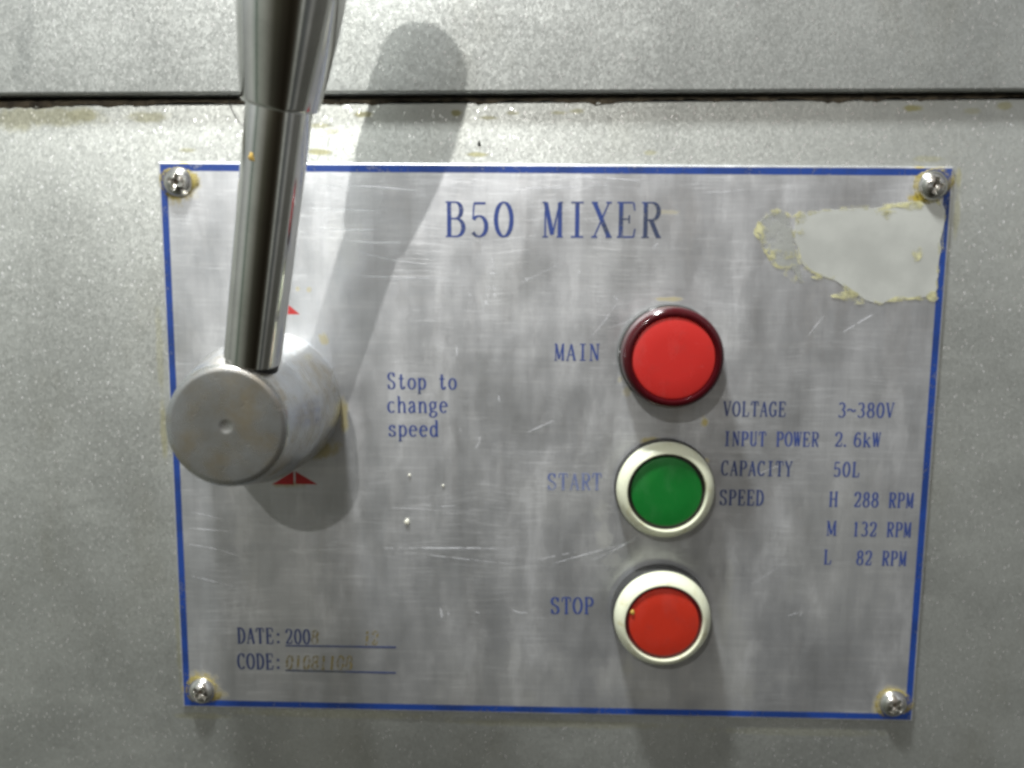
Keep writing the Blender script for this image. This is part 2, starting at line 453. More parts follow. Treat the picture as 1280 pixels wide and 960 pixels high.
# ------------------------------------------------------------------ machine housing
YS = 107.0
housing = thing('mixer_housing', (0, 0, -60), 'silver hammer-painted mixer casing with a dark dirty seam above the plate', 'machine casing')
def rounded_slab(x0, x1, y0a, y0b, y1a, y1b, z0, z1, r, seg=5):
    """slab between two sloping edges (heights at x0 and x1), its front edges rounded"""
    mb = MB()
    NX = 24
    rows = []
    for i in range(NX + 1):
        t = i / NX
        x = x0 + (x1 - x0) * t
        lo, hi = y0a + (y0b - y0a) * t, y1a + (y1b - y1a) * t
        ring = [(x, lo, z0)]
        for k in range(seg + 1):
            a = math.pi / 2 * k / seg
            ring.append((x, lo + r - r * math.cos(a), z1 - r + r * math.sin(a)))
        for k in range(seg + 1):
            a = math.pi / 2 * k / seg
            ring.append((x, hi - r + r * math.sin(a), z1 - r + r * math.cos(a)))
        ring.append((x, hi, z0))
        rows.append(ring)
    n = len(rows[0])
    for rr in rows: mb.v += rr
    for i in range(NX):
        for k in range(n):
            j = (k + 1) % n
            mb.f.append([i * n + k, (i + 1) * n + k, (i + 1) * n + j, i * n + j])
    mb.f.append([k for k in range(n)])
    mb.f.append([NX * n + k for k in range(n)][::-1])
    return mb
XL, XR = -330., 330.
def lin(pa, pb, x): return pa[1] + (pb[1] - pa[1]) * (x - pa[0]) / (pb[0] - pa[0])
ptA, ptB = (-165.31, 103.25), (137.00, 106.48)
cvA, cvB = (-163.31, 105.72), (135.21, 108.16)
pan = rounded_slab(XL, XR, -260, -260, lin(ptA, ptB, XL), lin(ptA, ptB, XR), -60, 0, .7)
pan.build('front_panel', M_PANEL, housing, smooth=40)
cov = rounded_slab(XL, XR, lin(cvA, cvB, XL), lin(cvA, cvB, XR), 300, 300, -60, 3.0, .9)
cov.build('top_cover', M_COVER, housing, smooth=40)
bk = MB(); bk.prism([(XL + 2, 95), (XR - 2, 95), (XR - 2, 122), (XL + 2, 122)], -58, -7)
bk.build('gap_shade_backing', M_GAP, housing)  # dark backing added, the seam opening's shade put into its colour
# old sealant and dirt squeezed out of the seam, ragged along its lower edge
sd = MB()
N = 260
top, bot = [], []
for i in range(N + 1):
    x = -205 + 410 * i / N
    yl = lin(ptA, ptB, x)
    k = (1.2 * math.sin(x * .13) * math.sin(x * .051 + .6) + .8 * math.sin(x * .47 + 1) * math.sin(x * .083) + rnd.uniform(-.5, .5))
    drop = max(-.5, .6 * k + (1.0 if rnd.random() < .05 else 0) * rnd.uniform(.2, .9))
    if x < -120: drop += .35
    bot.append((x, yl - drop, .12)); top.append((x, yl + 1.0 + .3 * rnd.random(), -.5 + .5 * rnd.random()))
b0 = len(sd.v)
sd.v += bot + top + [(x, y + 1.2, -3.5) for x, y, z in top] + [(x, y, -.3) for x, y, z in bot]
for i in range(N):
    sd.f.append([b0 + i, b0 + i + 1, b0 + N + 2 + i, b0 + N + 1 + i])
    sd.f.append([b0 + N + 1 + i, b0 + N + 2 + i, b0 + 2 * N + 3 + i, b0 + 2 * N + 2 + i])
    sd.f.append([b0 + 3 * N + 3 + i, b0 + 3 * N + 4 + i, b0 + i + 1, b0 + i])
sd.build('seam_dirt', M_SEAM, housing)

# ------------------------------------------------------------------ name plate
PW, PH, PT = 236.0, 173.65, 0.9
plate = thing('name_plate', (0, 0, 0), 'scratched brushed aluminium control plate with blue border and lettering', 'nameplate')
pm = MB()
hw, hh = PW / 2, PH / 2
pm.prism([(-hw, -hh), (hw, -hh), (hw, hh), (-hw, hh)], 0.05, PT - .25)
b = len(pm.v)
e = .25
pm.v += [(-hw, -hh, PT - .25), (hw, -hh, PT - .25), (hw, hh, PT - .25), (-hw, hh, PT - .25),
         (-hw + e, -hh + e, PT), (hw - e, -hh + e, PT), (hw - e, hh - e, PT), (-hw + e, hh - e, PT)]
pm.f = [f for f in pm.f if not all(abs(pm.v[i][2] - (PT - .25)) < 1e-6 for i in f)]
for i in range(4):
    j = (i + 1) % 4
    pm.f.append([b + i, b + j, b + 4 + j, b + 4 + i])
pm.f.append([b + 4, b + 5, b + 6, b + 7])
ZI = PT + .03
def ringframe(x, y, wd, z):
    mb = MB()
    o = [(-x, -y), (x, -y), (x, y), (-x, y)]
    i_ = [(-x + wd, -y + wd), (x - wd, -y + wd), (x - wd, y - wd), (-x + wd, y - wd)]
    mb.v += [(a, c, z) for a, c in o + i_]
    for k in range(4):
        j = (k + 1) % 4
        mb.f.append([k, j, 4 + j, 4 + k])
    return mb
ringframe(hw - .55, hh - .55, 2.0, ZI).build('border_line', M_BORDER, plate)

# ------------------------------------------------------------------ lettering: a condensed serif drawn with a broad pen
def stem(x, y0=0, y1=1): return ('k', [(x, y0), (x, y1)])
def bar(x0, x1, y): return ('n', [(x0, y), (x1, y)])
def ln(kind, *p): return (kind, list(p))
def ell(cx, cy, rx, ry, a0=0, a1=360): return ('p', arc(cx, cy, rx, ry, a0, a1, 22))
def sp(*p): return ('p', spline(list(p)))
def dot(x, y): return ('d', [(x, y)])
G = {
 'A': [ln('n', (.5, 1), (.12, 0)), ln('k', (.5, 1), (.87, 0)), bar(.26, .74, .34), bar(0, .28, 0), bar(.7, 1, 0)],
 'B': [stem(.22), bar(.04, .54, 1), bar(.04, .58, 0), ell(.52, .76, .29, .24, 90, -90), bar(.22, .54, .52), ell(.55, .26, .36, .26, 90, -90)],
 'C': [ell(.54, .5, .42, .5, 42, 318), ln('n', (.86, 1), (.86, .72))],
 'D': [stem(.22), bar(.04, .4, 1), bar(.04, .4, 0), ell(.38, .5, .52, .5, 90, -90)],
 'E': [stem(.24), bar(.05, .84, 1), ln('n', (.84, 1), (.9, .77)), bar(.24, .64, .52), ln('n', (.64, .64), (.64, .4)), bar(.05, .86, 0), ln('n', (.86, 0), (.93, .25))],
 'G': [ell(.52, .5, .42, .5, 42, 325), ln('n', (.84, 1), (.84, .72)), stem(.84, .08, .42), bar(.58, 1, .42)],
 'H': [stem(.2), stem(.8), bar(.2, .8, .52), bar(.03, .37, 0), bar(.63, .97, 0), bar(.03, .37, 1), bar(.63, .97, 1)],
 'I': [stem(.5), bar(.2, .8, 0), bar(.2, .8, 1)],
 'L': [stem(.28), bar(.08, .48, 1), bar(.08, .86, 0), ln('n', (.86, 0), (.93, .27))],
 'M': [ln('n', (.14, 0), (.14, 1)), ln('k', (.16, 1), (.48, .06)), ln('n', (.5, .06), (.84, 1)), stem(.85), bar(0, .28, 0), bar(.7, 1, 0), bar(0, .18, 1), bar(.82, 1, 1)],
 'N': [ln('n', (.16, 0), (.16, 1)), ln('k', (.18, 1), (.82, .02)), ln('n', (.84, 0), (.84, 1)), bar(0, .32, 0), bar(0, .2, 1), bar(.68, 1, 1)],
 'O': [ell(.5, .5, .42, .5)],
 'P': [stem(.24), bar(.05, .55, 1), bar(.05, .45, 0), ell(.54, .74, .34, .26, 90, -90), bar(.24, .56, .48)],
 'R': [stem(.24), bar(.05, .55, 1), bar(.05, .42, 0), ell(.54, .75, .32, .25, 90, -90), bar(.24, .56, .5), ln('k', (.5, .5), (.86, 0)), bar(.8, 1, 0)],
 'S': [sp((.82, .78), (.7, .95), (.48, 1), (.26, .94), (.16, .76), (.27, .6), (.5, .51), (.74, .41), (.85, .23), (.74, .05), (.5, 0), (.27, .06), (.14, .24)), ln('n', (.83, 1), (.83, .74)), ln('n', (.14, 0), (.14, .28))],
 'T': [stem(.5), bar(.1, .9, 1), ln('n', (.1, 1), (.05, .75)), ln('n', (.9, 1), (.95, .75)), bar(.3, .7, 0)],
 'U': [('p', [(.2, 1)] + arc(.5, .27, .3, .27, 180, 360) ), ln('n', (.8, .3), (.8, 1)), bar(.02, .38, 1), bar(.64, .98, 1)],
 'V': [ln('k', (.12, 1), (.5, 0)), ln('n', (.88, 1), (.5, 0)), bar(-.02, .3, 1), bar(.7, 1.02, 1)],
 'W': [ln('k', (.08, 1), (.29, 0)), ln('n', (.3, 0), (.5, .9)), ln('k', (.48, 1), (.7, 0)), ln('n', (.71, 0), (.92, 1)), bar(-.03, .2, 1), bar(.38, .6, 1), bar(.8, 1.03, 1)],
 'X': [ln('k', (.14, 1), (.86, 0)), ln('n', (.84, 1), (.14, 0)), bar(0, .3, 1), bar(.7, .98, 1), bar(0, .3, 0), bar(.7, 1, 0)],
 'Y': [ln('k', (.12, 1), (.5, .46)), ln('n', (.88, 1), (.5, .46)), stem(.5, 0, .48), bar(0, .28, 1), bar(.72, 1, 1), bar(.3, .7, 0)],
 '0': [ell(.5, .5, .38, .5)],
 '1': [stem(.5), ln('n', (.27, .86), (.5, 1)), bar(.25, .75, 0)],
 '2': [sp((.15, .74), (.2, .92), (.47, 1), (.76, .92), (.82, .72), (.68, .48), (.4, .25), (.13, .03)), ln('k', (.13, .03), (.84, .03)), ln('n', (.84, .03), (.9, .26))],
 '3': [ell(.46, .76, .32, .24, 150, -90), ell(.46, .27, .38, .26, 90, -150)],
 '5': [ln('k', (.24, .97), (.8, .97)), ln('n', (.24, .97), (.19, .5)), ell(.48, .3, .36, .3, 140, -145)],
 '6': [sp((.8, .86), (.62, .99), (.38, .92), (.2, .68), (.13, .35)), ell(.5, .3, .36, .3)],
 '8': [ell(.5, .76, .30, .24), ell(.5, .26, .37, .26)],
 '~': [sp((.02, .44), (.2, .57), (.42, .54), (.6, .44), (.8, .41), (.98, .54))],
 '.': [dot(.12, .06)], ':': [dot(.4, .1), dot(.4, .6)],
 't': [sp((.45, .92), (.45, .5), (.45, .16), (.58, .0), (.76, .04), (.84, .16)), bar(.15, .78, .64)],
 'o': [ell(.5, .33, .38, .33)],
 'p': [stem(.2, -.3, .66), ell(.52, .33, .35, .33, 170, -170), bar(.02, .42, -.3), bar(.02, .2, .66)],
 'c': [ell(.52, .33, .38, .33, 45, 318)],
 'h': [stem(.18), sp((.18, .42), (.36, .62), (.6, .65), (.78, .5), (.8, .25), (.8, 0)), bar(.02, .18, 1), bar(.02, .36, 0), bar(.64, .98, 0)],
 'a': [sp((.2, .5), (.3, .64), (.54, .66), (.7, .52), (.72, .28), (.74, .06), (.92, .03)), sp((.72, .4), (.38, .34), (.16, .18), (.26, .02), (.48, .01), (.72, .18))],
 'n': [stem(.18, 0, .66), sp((.18, .42), (.36, .62), (.6, .65), (.78, .5), (.8, .25), (.8, 0)), bar(.02, .18, .66), bar(.02, .36, 0), bar(.64, .98, 0)],
 'g': [ell(.46, .44, .3, .22), ln('n', (.68, .6), (.96, .65)), sp((.28, .26), (.2, .13), (.5, .07), (.82, 0), (.84, -.17), (.5, -.3), (.15, -.2), (.2, -.04), (.4, .06))],
 'e': [bar(.14, .86, .37), ell(.5, .33, .37, .33, 5, 318)],
 's': [sp((.76, .5), (.6, .64), (.4, .65), (.22, .54), (.28, .4), (.52, .33), (.78, .22), (.74, .06), (.5, 0), (.28, .03), (.16, .17)), ln('n', (.78, .66), (.78, .47)), ln('n', (.16, 0), (.16, .19))],
 'd': [ell(.46, .33, .34, .33, 10, 350), stem(.8), bar(.62, .8, 1), bar(.8, .98, 0)],
 'k': [stem(.2), ln('n', (.76, .64), (.22, .27)), ln('k', (.42, .41), (.82, 0)), bar(.02, .2, 1), bar(.02, .38, 0), bar(.64, .98, 0), bar(.6, .92, .65)],
}
def letters(name, s, x0, y0, x1, y1, cap, mat, label, thick=.125, thin=.062, slant=0.0, z=ZI):
    """one printed line whose baseline runs from (x0, y0) to (x1, y1)"""
    mb = MB()
    L = math.hypot(x1 - x0, y1 - y0)
    ux, uy = (x1 - x0) / L, (y1 - y0) / L
    adv = L / (len(s) - 1 + .84)
    gw = adv * .84
    T, t = thick * cap, thin * cap
    zz = z
    for i, ch in enumerate(s):
        if ch == ' ': continue
        for kind, pts in G[ch]:
            q = [(i * adv + px * gw + slant * py * cap, py * cap) for px, py in pts]
            zz = z + .004 * ((zz - z) / .004 + 1 if zz - z < .05 else 0)
            if kind == 'd':
                cx, cy = q[0]
                q = [(cx - T * .55, cy), (cx + T * .55, cy)]
                wd = [T * 1.2] * 2
            else:
                wd = []
                for k in range(len(q)):
                    a, c = q[max(0, k - 1)], q[min(len(q) - 1, k + 1)]
                    l_ = math.hypot(c[0] - a[0], c[1] - a[1]) or 1
                    ddx, ddy = abs(c[0] - a[0]) / l_, abs(c[1] - a[1]) / l_
                    wd.append({'k': T if ddy > .3 else t * 1.4, 'n': t, 'p': math.sqrt((T * ddy) ** 2 + (t * ddx) ** 2)}[kind])
            mb.ribbon([(x0 + ux * a - uy * c, y0 + uy * a + ux * c) for a, c in q], wd, zz)
    cx, cy = (x0 + x1) / 2, (y0 + y1) / 2
    o = mb.build(name, mat, plate, (cx, cy, z))
    tag(o, label)
    return o
LINES = [
    ('title_lettering', 'B50 MIXER', -31.94, 65.52, 32.79, 65.78, 10.12, 'ink', 'large blue words B50 MIXER'),
    ('lettering', 'MAIN', 1.55, 28.50, 15.21, 28.53, 4.90, 'ink', 'blue word MAIN'),
    ('lettering', 'START', -0.09, -12.20, 16.85, -11.95, 5.11, 'faded', 'half worn blue word START'),
    ('lettering', 'STOP', 1.49, -52.70, 15.21, -52.45, 5.32, 'ink', 'blue word STOP'),
    ('lettering', 'Stop to', -49.84, 19.00, -28.34, 19.13, 4.97, 'ink', 'blue words Stop to'),
    ('lettering', 'change', -49.93, 11.62, -31.07, 11.85, 5.01, 'ink', 'blue word change'),
    ('lettering', 'speed', -49.76, 4.18, -34.06, 4.26, 5.05, 'ink', 'blue word speed'),
    ('lettering', 'VOLTAGE', 53.57, 11.78, 72.60, 11.89, 4.47, 'dark', 'word VOLTAGE'),
    ('lettering', '3~380V', 88.41, 11.84, 105.39, 11.93, 4.46, 'ink', 'value 3~380V'),
    ('lettering', 'INPUT POWER', 53.96, 2.52, 83.09, 2.66, 4.38, 'ink', 'words INPUT POWER'),
    ('lettering', '2.6kW', 87.97, 2.72, 101.87, 2.78, 4.37, 'ink', 'value 2.6kW'),
    ('lettering', 'CAPACITY', 53.60, -6.83, 75.51, -6.78, 4.55, 'dark', 'word CAPACITY'),
    ('lettering', '50L', 88.03, -6.73, 96.12, -6.74, 4.54, 'ink', 'value 50L'),
    ('lettering', 'SPEED', 53.49, -16.28, 67.10, -16.20, 4.73, 'dark', 'word SPEED'),
    ('lettering', 'H', 87.35, -16.28, 90.06, -16.24, 4.59, 'ink', 'letter H'),
    ('lettering', '288 RPM', 94.99, -16.29, 113.18, -16.27, 4.58, 'ink', 'value 288 RPM'),
    ('lettering', 'M', 87.14, -25.53, 90.11, -25.48, 4.50, 'ink', 'letter M'),
    ('lettering', '132 RPM', 95.07, -25.66, 113.10, -25.64, 4.50, 'ink', 'value 132 RPM'),
    ('lettering', 'L', 86.68, -34.87, 89.16, -34.83, 4.54, 'ink', 'letter L'),
    ('lettering', '82 RPM', 96.88, -34.96, 112.27, -34.97, 4.54, 'ink', 'value 82 RPM'),
    ('lettering', 'DATE:', -99.23, -64.53, -84.41, -64.39, 5.15, 'dark', 'word DATE'),
    ('lettering', '200', -83.64, -64.37, -75.60, -64.36, 4.88, 'dark', 'digits 200'),
    ('lettering', 'CODE:', -99.53, -73.27, -84.66, -73.12, 5.19, 'dark', 'word CODE'),
    ('stamped_digits', '8', -75.60, -64.36, -73.01, -64.31, 4.60, 'stamp', 'faint stamped ochre digit'),
    ('stamped_digits', '12', -58.52, -64.30, -53.87, -64.21, 4.60, 'stamp', 'faint stamped ochre digits'),
    ('stamped_digits', '01081108', -83.87, -73.10, -62.28, -72.81, 4.64, 'stamp', 'faint stamped ochre code digits'),]
MATS = {'ink': M_INK, 'faded': M_INK_FADED, 'dark': M_INK_DARK, 'stamp': M_STAMP}
for nm, s, x0, y0, x1, y1, cap, mk, lab in LINES:
    big = cap > 8
    letters(nm, s, x0, y0, x1, y1, cap, MATS[mk], lab, thick=.13 if big else (.15 if mk == 'stamp' else .135), thin=.05 if big else (.06 if mk == 'stamp' else .07),
            slant=.12 if mk == 'stamp' else 0)
for pa, pb in (((-83.65, -65.05), (-47.94, -64.91)), ((-83.88, -73.51), (-48.03, -73.62))):
    mb = MB(); mb.ribbon([pa, pb], [.5, .5], ZI + .06); mb.build('underline', M_INK_DARK, plate)

# red arrow heads beside the lever hub, each a pair of half triangles
def arrow(apex, lft, rgt):
    mb = MB()
    (ax, ay), (lx, ly), (rx, ry) = apex, lft, rgt
    g = .28
    mb.face([(lx, ly, ZI), (ax - g, ly, ZI), (ax - g, ay, ZI)])
    mb.face([(ax + g, ry, ZI), (rx, ry, ZI), (ax + g, ay, ZI)])
    tag(mb.build('arrow_mark', M_RED, plate), 'red triangle mark')
arrow((-83.07, 46.96), (-90.12, 41.53), (-76.33, 41.66))
arrow((-79.32, -7.43), (-86.51, -11.78), (-72.10, -11.57))

# long individual scratches and nicks in the sheet
M_SCR = plain('bare_scratch', (.86, .865, .88), .6, .25, alpha=.5, vary=.1, scale=.4, ascale=.5, awin=(.35, .6))
sc = MB()
for k, (x0, y0, x1, y1, wd) in enumerate([(-51.43, -31.92, -9.66, -31.37, 0.35), (-41.27, -31.49, -21.02, -31.29, 0.4), (-48.75, -18.84, -31.12, -19.87, 0.22), (-39.92, -17.42, -28.6, -17.76, 0.2), (-58.84, 60.66, -38.26, 57.24, 0.25), (-69.35, 80.24, -40.54, 79.02, 0.5), (-71.92, 73.16, -52.62, 72.82, 0.35), (-69.62, 67.73, -52.69, 67.38, 0.35), (-62.42, 64.21, -45.48, 63.63, 0.3), (-57.74, 53.47, -31.0, 52.98, 0.25), (-6.28, 6.01, 1.58, 9.63, 0.4), (-2.8, -35.05, 9.25, -32.24, 0.3), (1.76, -36.29, 24.26, -29.39, 0.3), (14.34, -34.77, 29.2, -26.71, 0.3), (-45.09, -33.13, -10.87, -36.5, 0.2), (-113.71, -31.61, -97.44, -35.3, 0.3), (-113.49, -26.35, -99.73, -27.44, 0.25), (-113.13, -42.19, -97.81, -45.92, 0.25), (-112.24, -21.1, -102.14, -23.56, 0.25), (88.56, 37.96, 98.68, 44.33, 0.4), (78.07, 36.64, 82.53, 42.73, 0.25), (76.6, -52.14, 80.3, -50.74, 0.3), (80.37, -52.07, 81.04, -50.47, 0.25), (-17.7, 59.33, -17.2, 55.98, 0.5), (-18.4, 54.54, -16.71, 54.31, 0.5), (-18.87, 50.69, -18.38, 49.73, 0.6), (-17.17, 50.7, -16.68, 49.74, 0.6), (-19.1, 48.27, -18.61, 47.31, 0.7), (-17.16, 48.53, -16.67, 47.81, 0.6), (-19.82, 46.33, -19.09, 45.13, 0.7), (-24.93, 48.22, -24.2, 47.5, 0.5), (-24.44, 45.81, -23.95, 45.33, 0.5), (-7.52, 53.43, -7.02, 52.48, 0.6), (-6.55, 53.44, -6.3, 52.72, 0.5), (8.13, 55.24, 9.1, 54.77, 0.6), (19.37, 48.15, 20.83, 47.44, 0.6), (31.22, 46.81, 31.72, 46.09, 0.6), (30.26, 62.57, 31.89, 64.0, 0.4), (-28.58, 32.6, -28.34, 29.41, 0.4), (-15.51, 17.17, -15.25, 15.42, 0.6), (-21.14, 4.3, -22.62, 0.74, 0.5), (-27.6, 6.99, -27.1, 5.99, 0.5), (-33.73, -51.47, -33.22, -54.67, 0.6), (-31.68, -50.9, -31.17, -54.1, 0.5), (-22.99, -51.81, -20.95, -52.84, 0.5), (-10.75, -51.59, -5.64, -52.56, 0.35), (60.81, -8.26, 77.63, -0.43, 0.15), (64.81, -41.79, 75.66, -33.75, 0.12), (-11.85, 79.9, 16.67, 81.02, 0.3), (2.39, 83.02, 26.12, 82.24, 0.3), (45.14, 79.11, 59.25, 80.13, 0.2), (12.87, 35.97, 19.91, 45.74, 0.2), (17.66, 38.45, 27.25, 42.19, 0.15), (-11.6, 50.27, 2.8, 57.59, 0.15)]):
    mx, my = (x0 + x1) / 2 + rnd.uniform(-.4, .4), (y0 + y1) / 2 + rnd.uniform(-.5, .5)
    p_ = spline([(x0, y0), (mx, my), (x1, y1)], 5)
    sc.ribbon(p_, [wd * (.25 + .75 * math.sin(math.pi * (i + .6) / (len(p_) + .2))) for i in range(len(p_))], PT + .012 + .0007 * (k % 20))
nf = len(pm.f)
b = len(pm.v)
pm.v += sc.v
pm.f += [[b + i for i in f] for f in sc.f]
sheet = pm.build('plate_sheet', M_PLATE, plate)
sheet.data.materials.append(M_SCR)
for p_ in sheet.data.polygons:
    p_.material_index = 1 if p_.index >= nf else 0

# ------------------------------------------------------------------ torn film stuck on the upper right of the plate
M_FILM = plain('matte_film', (.46, .465, .43), .36, .12, vary=.20, scale=.06)
M_FLAP = plain('thin_film', (.46, .465, .43), .3, .10, alpha=.6, vary=.2, scale=.1, ascale=.2, awin=(.30, .6))
M_GLUE = plain('yellowed_glue', (.66, .63, .36), .4, .1, alpha=.85, vary=.4, scale=.3, ascale=.22, awin=(.42, .64))
film = thing('torn_film', (95.65, 61.91, PT), 'torn patch of matte film with yellowed glue edges under upper right screw', 'sticker residue')
def patch(outline, z0, z1, name, mat, sub=4, jag=.25):
    pts = spline(outline + [outline[0]], sub)[:-1]
    pts = [(x + rnd.uniform(-jag, jag), y + rnd.uniform(-jag, jag)) for x, y in pts]
    mb = MB(); mb.prism(pts, z0, z1)
    mb.build(name, mat, film)
    return pts
FO = [(73.76, 72.78), (83.1, 74.24), (94.82, 74.79), (105.28, 76.26), (115.37, 75.86), (115.67, 65.6), (115.51, 54.98), (114.93, 49.98), (110.77, 48.51), (103.68, 47.97), (97.81, 46.72), (91.22, 49.29), (85.52, 53.06), (79.93, 55.15), (75.51, 57.72), (73.33, 62.91), (72.14, 67.61)]
FL = [(60.8, 67.06), (62.05, 70.59), (64.78, 72.95), (67.58, 73.67), (70.01, 72.28), (71.62, 68.55), (72.56, 64.09), (74.05, 58.19), (75.52, 52.97), (73.8, 53.91), (72.23, 56.75), (67.91, 57.42), (64.9, 60.48), (62.82, 64.25)]
po = patch(FO, PT + .05, PT + .16, 'film_sheet', M_FILM)
pl = patch(FL, PT + .05, PT + .20, 'film_flap', M_FLAP, 4, .15)
gm = MB()
def glue(pts, z, wmin, wmax, skip=None):
    n = len(pts)
    wd = [wmin + (wmax - wmin) * (.5 + .5 * math.sin(i * .9 + math.sin(i * .37) * 2)) * rnd.uniform(.5, 1) for i in range(n)]
    gm.ribbon(pts, wd, z, True)
glue([p for p in po], PT + .19, .5, 2.0)
glue([p for p in pl], PT + .23, .4, 1.7)
for cx_, cy_, rx_, ry_ in [(98.43, 73.42, 2.93, 0.98), (99.18, 72.73, 1.22, 1.22), (64.2, 65.2, 1.46, 3.17), (68.45, 60.98, 3.9, 1.71), (62.14, 68.71, 1.46, 1.95), (89.34, 48.79, 4.39, 1.22), (93.73, 47.16, 3.41, 0.98), (73.81, 71.84, 2.2, 1.46), (74.02, 67.86, 1.22, 0.98), (81.88, 54.21, 3.41, 0.98), (106.51, 75.34, 3.9, 0.98), (114.29, 49.02, 1.95, 1.46), (109.15, 61.31, 1.71, 2.2), (72.3, 55.32, 1.95, 2.44), (68.57, 72.74, 2.44, 0.98)]:
    ph = rnd.uniform(0, 6)
    ring = [(cx_ + rx_ * (1 + .25 * math.sin(3 * a + ph) + rnd.uniform(-.12, .12)) * math.cos(a), cy_ + ry_ * (1 + .25 * math.sin(2 * a + ph) + rnd.uniform(-.12, .12)) * math.sin(a)) for a in [2 * math.pi * k / 28 for k in range(28)]]
    gm.face([(x_, y_, PT + .27 + .002 * rnd.random()) for x_, y_ in ring])
gm.build('glue_edge', M_GLUE, film)

# ------------------------------------------------------------------ plate screws
def screw_mesh():
    """pan head with a cross recess, modelled on a polar grid"""
    mb = MB()
    R_, Hh_ = 4.45, 2.9
    NR, NA = 44, 120
    idx = []
    for i in range(NR + 1):
        t = i / NR
        r = R_ * t
        row = []
        for k in range(NA):
            a = 2 * math.pi * k / NA
            x, y = r * math.cos(a), r * math.sin(a)
            z = Hh_ * (1 - (t ** 2.3)) ** .62 if t < 1 else 0
            z = min(z, Hh_ * .985)
            arm = max(min(.62 - abs(x), 2.35 - abs(y)), min(.62 - abs(y), 2.35 - abs(x)))
            arm = max(arm, .95 - math.hypot(x, y) * .9)
            dep = max(0, min(1, arm / .22 + .4)) * (1.25 * max(0, 1 - r / 3.1) + .45)
            row.append(len(mb.v)); mb.v.append((x, y, max(0, z - dep) if t < .98 else z))
            if i == 0: row = [row[0]] * NA; break
        idx.append(row)
    for r0, r1 in zip(idx, idx[1:]):
        for k in range(NA):
            j = (k + 1) % NA
            q = []
            for v_ in (r0[k], r1[k], r1[j], r0[j]):
                if v_ not in q: q.append(v_)
            mb.f.append(q)
    return mb
SCREWS = [
 ('dull pan-head screw in the upper left plate corner with yellow grease round it', (-112.09, 80.85), 20),
 ('shiny pan-head screw in the upper right plate corner above the torn film', (112.13, 81.34), 8),
 ('pan-head screw in the lower left plate corner below the date line', (-111.38, -80.91), 40),
 ('pan-head screw in the lower right plate corner beyond the red stop button', (111.38, -80.70), 33)]
M_GREASE = plain('yellow_grease', (.42, .34, .08), .5, alpha=.75, vary=.6, scale=.4, ascale=.4, awin=(.36, .60))
first = None
for lab, (x, y), ang in SCREWS:
    if first is None:
        first = sc_o = screw_mesh().build('plate_screw', M_SCREW, None, (0, 0, 0), smooth=50)
        dm = MB(); dm.prism([(.5, .5), (.5, 1.9), (-.5, 1.9), (-.5, .5), (-1.9, .5), (-1.9, -.5), (-.5, -.5), (-.5, -1.9), (.5, -1.9), (.5, -.5), (1.9, -.5), (1.9, .5)], .9, 1.42)
        dirt0 = dm.build('recess_dirt', M_RUST, first)
        gr = MB()
        inner = [(4.3 * math.cos(a), 4.3 * math.sin(a)) for a in [2 * math.pi * k / 72 for k in range(72)]]
        ring_w = [.25 + 1.5 * max(0, math.sin(2 * math.pi * k / 72 * 2 + .7) * .6 + math.sin(2 * math.pi * k / 72 * 3) * .35 + .25) + rnd.uniform(0, .35) for k in range(72)]
        outer = [(x_ * (1 + wd_ / 4.3), y_ * (1 + wd_ / 4.3)) for (x_, y_), wd_ in zip(inner, ring_w)]
        gr.v = [(x_, y_, .55) for x_, y_ in inner] + [(x_, y_, .10) for x_, y_ in outer]
        gr.f = [[k, 72 + k, 72 + (k + 1) % 72, (k + 1) % 72] for k in range(72)]
        grease0 = gr.build('grease_ring', M_GREASE, first)
        PIVOT[first.name] = Vector()
    else:
        sc_o = first.copy(); COL.objects.link(sc_o)
        dcopy = dirt0.copy(); COL.objects.link(dcopy); dcopy.parent = sc_o
        gcopy = grease0.copy(); COL.objects.link(gcopy); gcopy.parent = sc_o
        gcopy.scale = (rnd.uniform(.93, 1.1), 1, rnd.uniform(.93, 1.1))
    sc_o.location = P(x, y, PT + .02)
    sc_o.rotation_euler = (0, math.radians(ang), 0)
    tag(sc_o, lab, 'screw', 'screws fixing the plate')

# ------------------------------------------------------------------ speed lever
KX, KY = -85.5, 14.6
lever = thing('speed_lever', (KX, KY, PT), 'chrome gear lever with round steel hub and thick tapered handle', 'lever')
kb = MB()
kb.lathe([(0, 42.8), (.8, 42.82), (1.4, 42.91), (1.8, 42.985), (2.1, 43), (2.6, 43), (8, 43.02), (14.4, 43), (14.9, 42.98), (15.7, 42.75), (16.25, 42.2), (16.5, 41.4), (18.2, 33.5), (19.9, 24.8), (20.15, 24.1), (20.35, 23.0), (20.9, 12), (21.4, 1.6), (21.1, 1.0), (0, 1.0)],
         (KX, KY, 0), (0, 0, 1), 128)
kb.build('hub', M_KNOB, lever, (KX, KY, 0), smooth=28)
A0 = Vector((-80.1, 32.4, 35.7)); A1 = Vector((-66.16, 94.96, 52.7))
ax = (A1 - A0).normalized()
Lr = (A1 - A0).length
rd = MB()
rd.lathe([(0, -.7), (7.2, -.7), (7.5, -.4), (7.55, 0), (7.9, Lr), (7.7, Lr + 1.5), (0, Lr + 1.5)], A0, ax, 96)
rd.build('rod', M_CHROME, lever, A0, smooth=30)
hs = MB()
seat_prof = [(0, -6), (8.4, -6), (8.9, -.6), (8.2, .15), (7.7, .2), (0, .2)]
